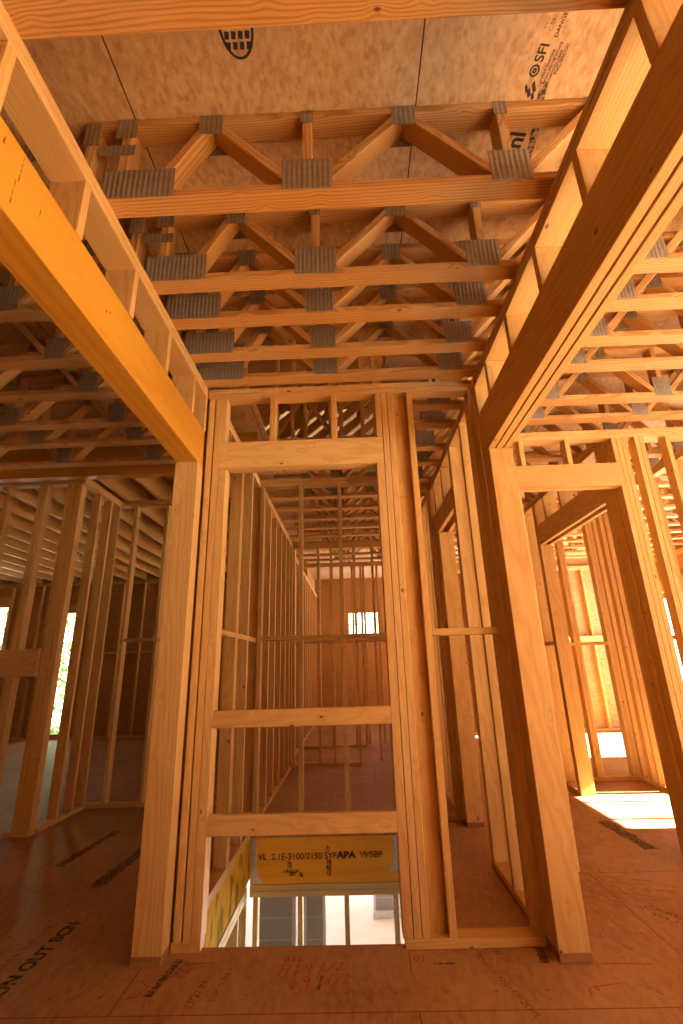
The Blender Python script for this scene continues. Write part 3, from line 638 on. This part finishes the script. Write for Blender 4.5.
# handwriting in red marker: each glyph is a set of strokes on a unit cell
G = {'a': [[(.8, .6), (.4, .7), (.1, .4), (.3, .05), (.7, .3), (.8, .6), (.75, .2), (1, .05)]], 's': [[(.8, .6), (.4, .7), (.3, .45), (.7, .3), (.6, .05), (.2, .1)]], 'k': [[(.2, 1), (.2, 0)], [(.8, .6), (.25, .3), (.8, 0)]],
     'H': [[(.1, 0), (.15, 1)], [(.8, 0), (.8, 1)], [(.1, .5), (.8, .5)]], '9': [[(.7, .8), (.4, 1), (.15, .75), (.4, .5), (.7, .8), (.65, 0)]], '1': [[(.45, 0), (.5, 1)]], '/': [[(.1, -.1), (.9, 1.1)]],
     '2': [[(.15, .8), (.45, 1), (.75, .75), (.1, .02), (.9, 0)]], '7': [[(.1, 1), (.8, .95), (.45, 0)]], 'v': [[(.5, 1), (.5, 0)], [(.15, .35), (.5, 0), (.85, .35)]], '0': [[(.5, 1), (.15, .6), (.2, .1), (.6, 0), (.85, .4), (.75, .9), (.5, 1)]], '^': [[(.5, 0), (.5, 1)], [(.15, .65), (.5, 1), (.85, .65)]]}
def scrawl(s, x, y, h, wd=.0055, mat=REDINK, slant=.12, step=.62):
    vs, fs = [], []
    for ch in s:
        if ch == ' ': x += h * .4; continue
        for st in G[ch]:
            for (a, b_), (c, d_) in zip(st, st[1:]):
                p = Vector((x + h * (.55 * a + slant * b_), y + h * b_)); q = Vector((x + h * (.55 * c + slant * d_), y + h * d_))
                e = (q - p).normalized(); n = Vector((-e.y, e.x)) * wd / 2; p = p - e * wd * .4; q = q + e * wd * .4; i = len(vs)
                zz = zf + .00002 * len(fs)
                vs += [(p.x + n.x, p.y + n.y, zz), (p.x - n.x, p.y - n.y, zz), (q.x - n.x, q.y - n.y, zz), (q.x + n.x, q.y + n.y, zz)]; fs.append((i, i + 1, i + 2, i + 3))
        x += h * step
    return mesh_obj('handwriting', vs, fs, mat, floor)
scrawl('ask', -.375, 2.665, .050); scrawl('Hv91', -.385, 2.565, .085); scrawl('1/2', -.205, 2.595, .060); scrawl('v97', -.335, 2.472, .085); scrawl('1/2', -.175, 2.505, .062)
scrawl('01', .218, 2.652, .050)
def red_line(pts, wd=.006, mat=REDCHALK):
    for (a, b_), (c, d_) in zip(pts, pts[1:]): strip(a, b_, c, d_, wd, mat, 'chalk_line', z=zf + .0003)
red_line([(.205, 2.73), (.20, 2.56)]); red_line([(-.84, 2.66), (-.69, 2.665)]); red_line([(-.80, 2.60), (-.775, 2.60)])
red_line([(1.03, 2.61), (1.26, 2.60)], .008); red_line([(.90, 2.40), (.91, 2.45), (1.07, 2.48)], .006)
red_line([(-.98, 2.55), (-.93, 2.50), (-.95, 2.44), (-1.02, 2.42)], .006)
rng = random.Random(3)
for k in range(16):
    x, y = 1.20 + .5 * rng.random(), 3.18 + .26 * rng.random(); strip(x, y, x + .05 + .06 * rng.random(), y - .02 - .03 * rng.random(), .007, REDCHALK, 'chalk_line', z=zf + .0001 * k)
# pencil and ink notes on the orange beam and the left plates
RL = Matrix.Rotation(PI / 2, 4, 'Z') @ Matrix.Rotation(PI / 2, 4, 'X')   # on a face looking to +X
for y, z, w_, h in ((.975, 2.700, .002, .052), (.965, 2.60, .002, .05), (1.075, 2.655, .0018, .02), (.875, 2.70, .002, .010), (.868, 2.702, .007, .002), (.90, 2.715, .003, .016), (1.49, 2.64, .004, .006), (1.515, 2.655, .004, .006)):
    blot(bmL, 'ink_mark', [(-w_, -h), (w_, -h * .9), (w_, h), (-w_, h * .9)], INK_BLUE, RL, (-.9352, y, z))

# ------------------------------------------------------------------ trees outside
def tree(label, x, y, zg, h, r, n, seed):
    rn = random.Random(seed); t = thing('tree', label, 'tree', (x, y, zg))
    bm = bmesh.new()
    bmesh.ops.create_cone(bm, cap_ends=True, segments=10, radius1=.22, radius2=.08, depth=h * .7, matrix=Matrix.Translation((x, y, zg + h * .35)))
    for k in range(7):
        a = rn.random() * 6.28; z = zg + h * (.3 + .4 * rn.random()); e = Vector((math.cos(a), math.sin(a), .6)); L = r * .8
        bmesh.ops.create_cone(bm, cap_ends=True, segments=6, radius1=.07, radius2=.02, depth=L, matrix=Matrix.Translation(Vector((x, y, z)) + e * L * .4) @ e.to_track_quat('Z', 'Y').to_matrix().to_4x4())
    me = bpy.data.meshes.new('trunk'); bm.to_mesh(me); bm.free(); me.materials.append(BARK)
    o = bpy.data.objects.new('trunk', me); C.objects.link(o); o.parent = t; o.location = -Vector(t.location)
    vs, fs = [], []
    cl = [(Vector((rn.gauss(0, .45) * r, rn.gauss(0, .45) * r, h * (.30 + .7 * rn.random()))), r * (.25 + .3 * rn.random())) for _ in range(26)]
    for _ in range(n):
        c, s = rn.choice(cl); d = Vector((rn.gauss(0, 1), rn.gauss(0, 1), rn.gauss(0, 1))).normalized() * s * rn.random() ** .4
        p = Vector((x, y, zg)) + c + d; u = Vector((rn.gauss(0, 1), rn.gauss(0, 1), rn.gauss(0, 1))).normalized(); v = u.orthogonal().normalized(); q = .10 + .08 * rn.random()
        i = len(vs); vs += [p - u * q, p + v * q * .45, p + u * q, p - v * q * .45]; fs.append((i, i + 1, i + 2, i + 3))
    mesh_obj('crown', vs, fs, LEAF, t)
tree('leafy tree outside the tall window of the left room', -9.6, 17.5, -3.1, 7.5, 2.6, 3200, 1)
tree('leafy tree outside the leftmost window opening', -17.5, 19.5, -3.1, 9., 2.8, 2600, 2)
tree('treetop just above the sill of the far corridor window', .3, 24, -3.1, 6.6, 2.4, 1600, 3)

# ------------------------------------------------------------------ light: sun from the right, bright hazy sky
sc = bpy.context.scene
wd = bpy.data.worlds.new('World'); sc.world = wd; wd.use_nodes = True
nt = wd.node_tree; bg = nt.nodes['Background']
bg.inputs[0].default_value = (1.0, .98, .95, 1); bg.inputs[1].default_value = 4.6
sun = bpy.data.lights.new('sun', 'SUN'); sun.energy = 220.; sun.angle = math.radians(.6); sun.color = (1, .95, .86)
so = bpy.data.objects.new('sun', sun); C.objects.link(so)
el = math.radians(31.5); d = Vector((-math.cos(el), .028, -math.sin(el)))
so.rotation_euler = d.to_track_quat('-Z', 'Y').to_euler()

sc.view_settings.view_transform = 'Standard'; sc.view_settings.look = 'None'; sc.view_settings.gamma = 1; sc.view_settings.use_curve_mapping = False
sc.view_settings.exposure = -0.24
sc.cycles.max_bounces = 14; sc.cycles.diffuse_bounces = 8; sc.cycles.caustics_reflective = False; sc.cycles.caustics_refractive = False
sc.cycles.sample_clamp_indirect = 12
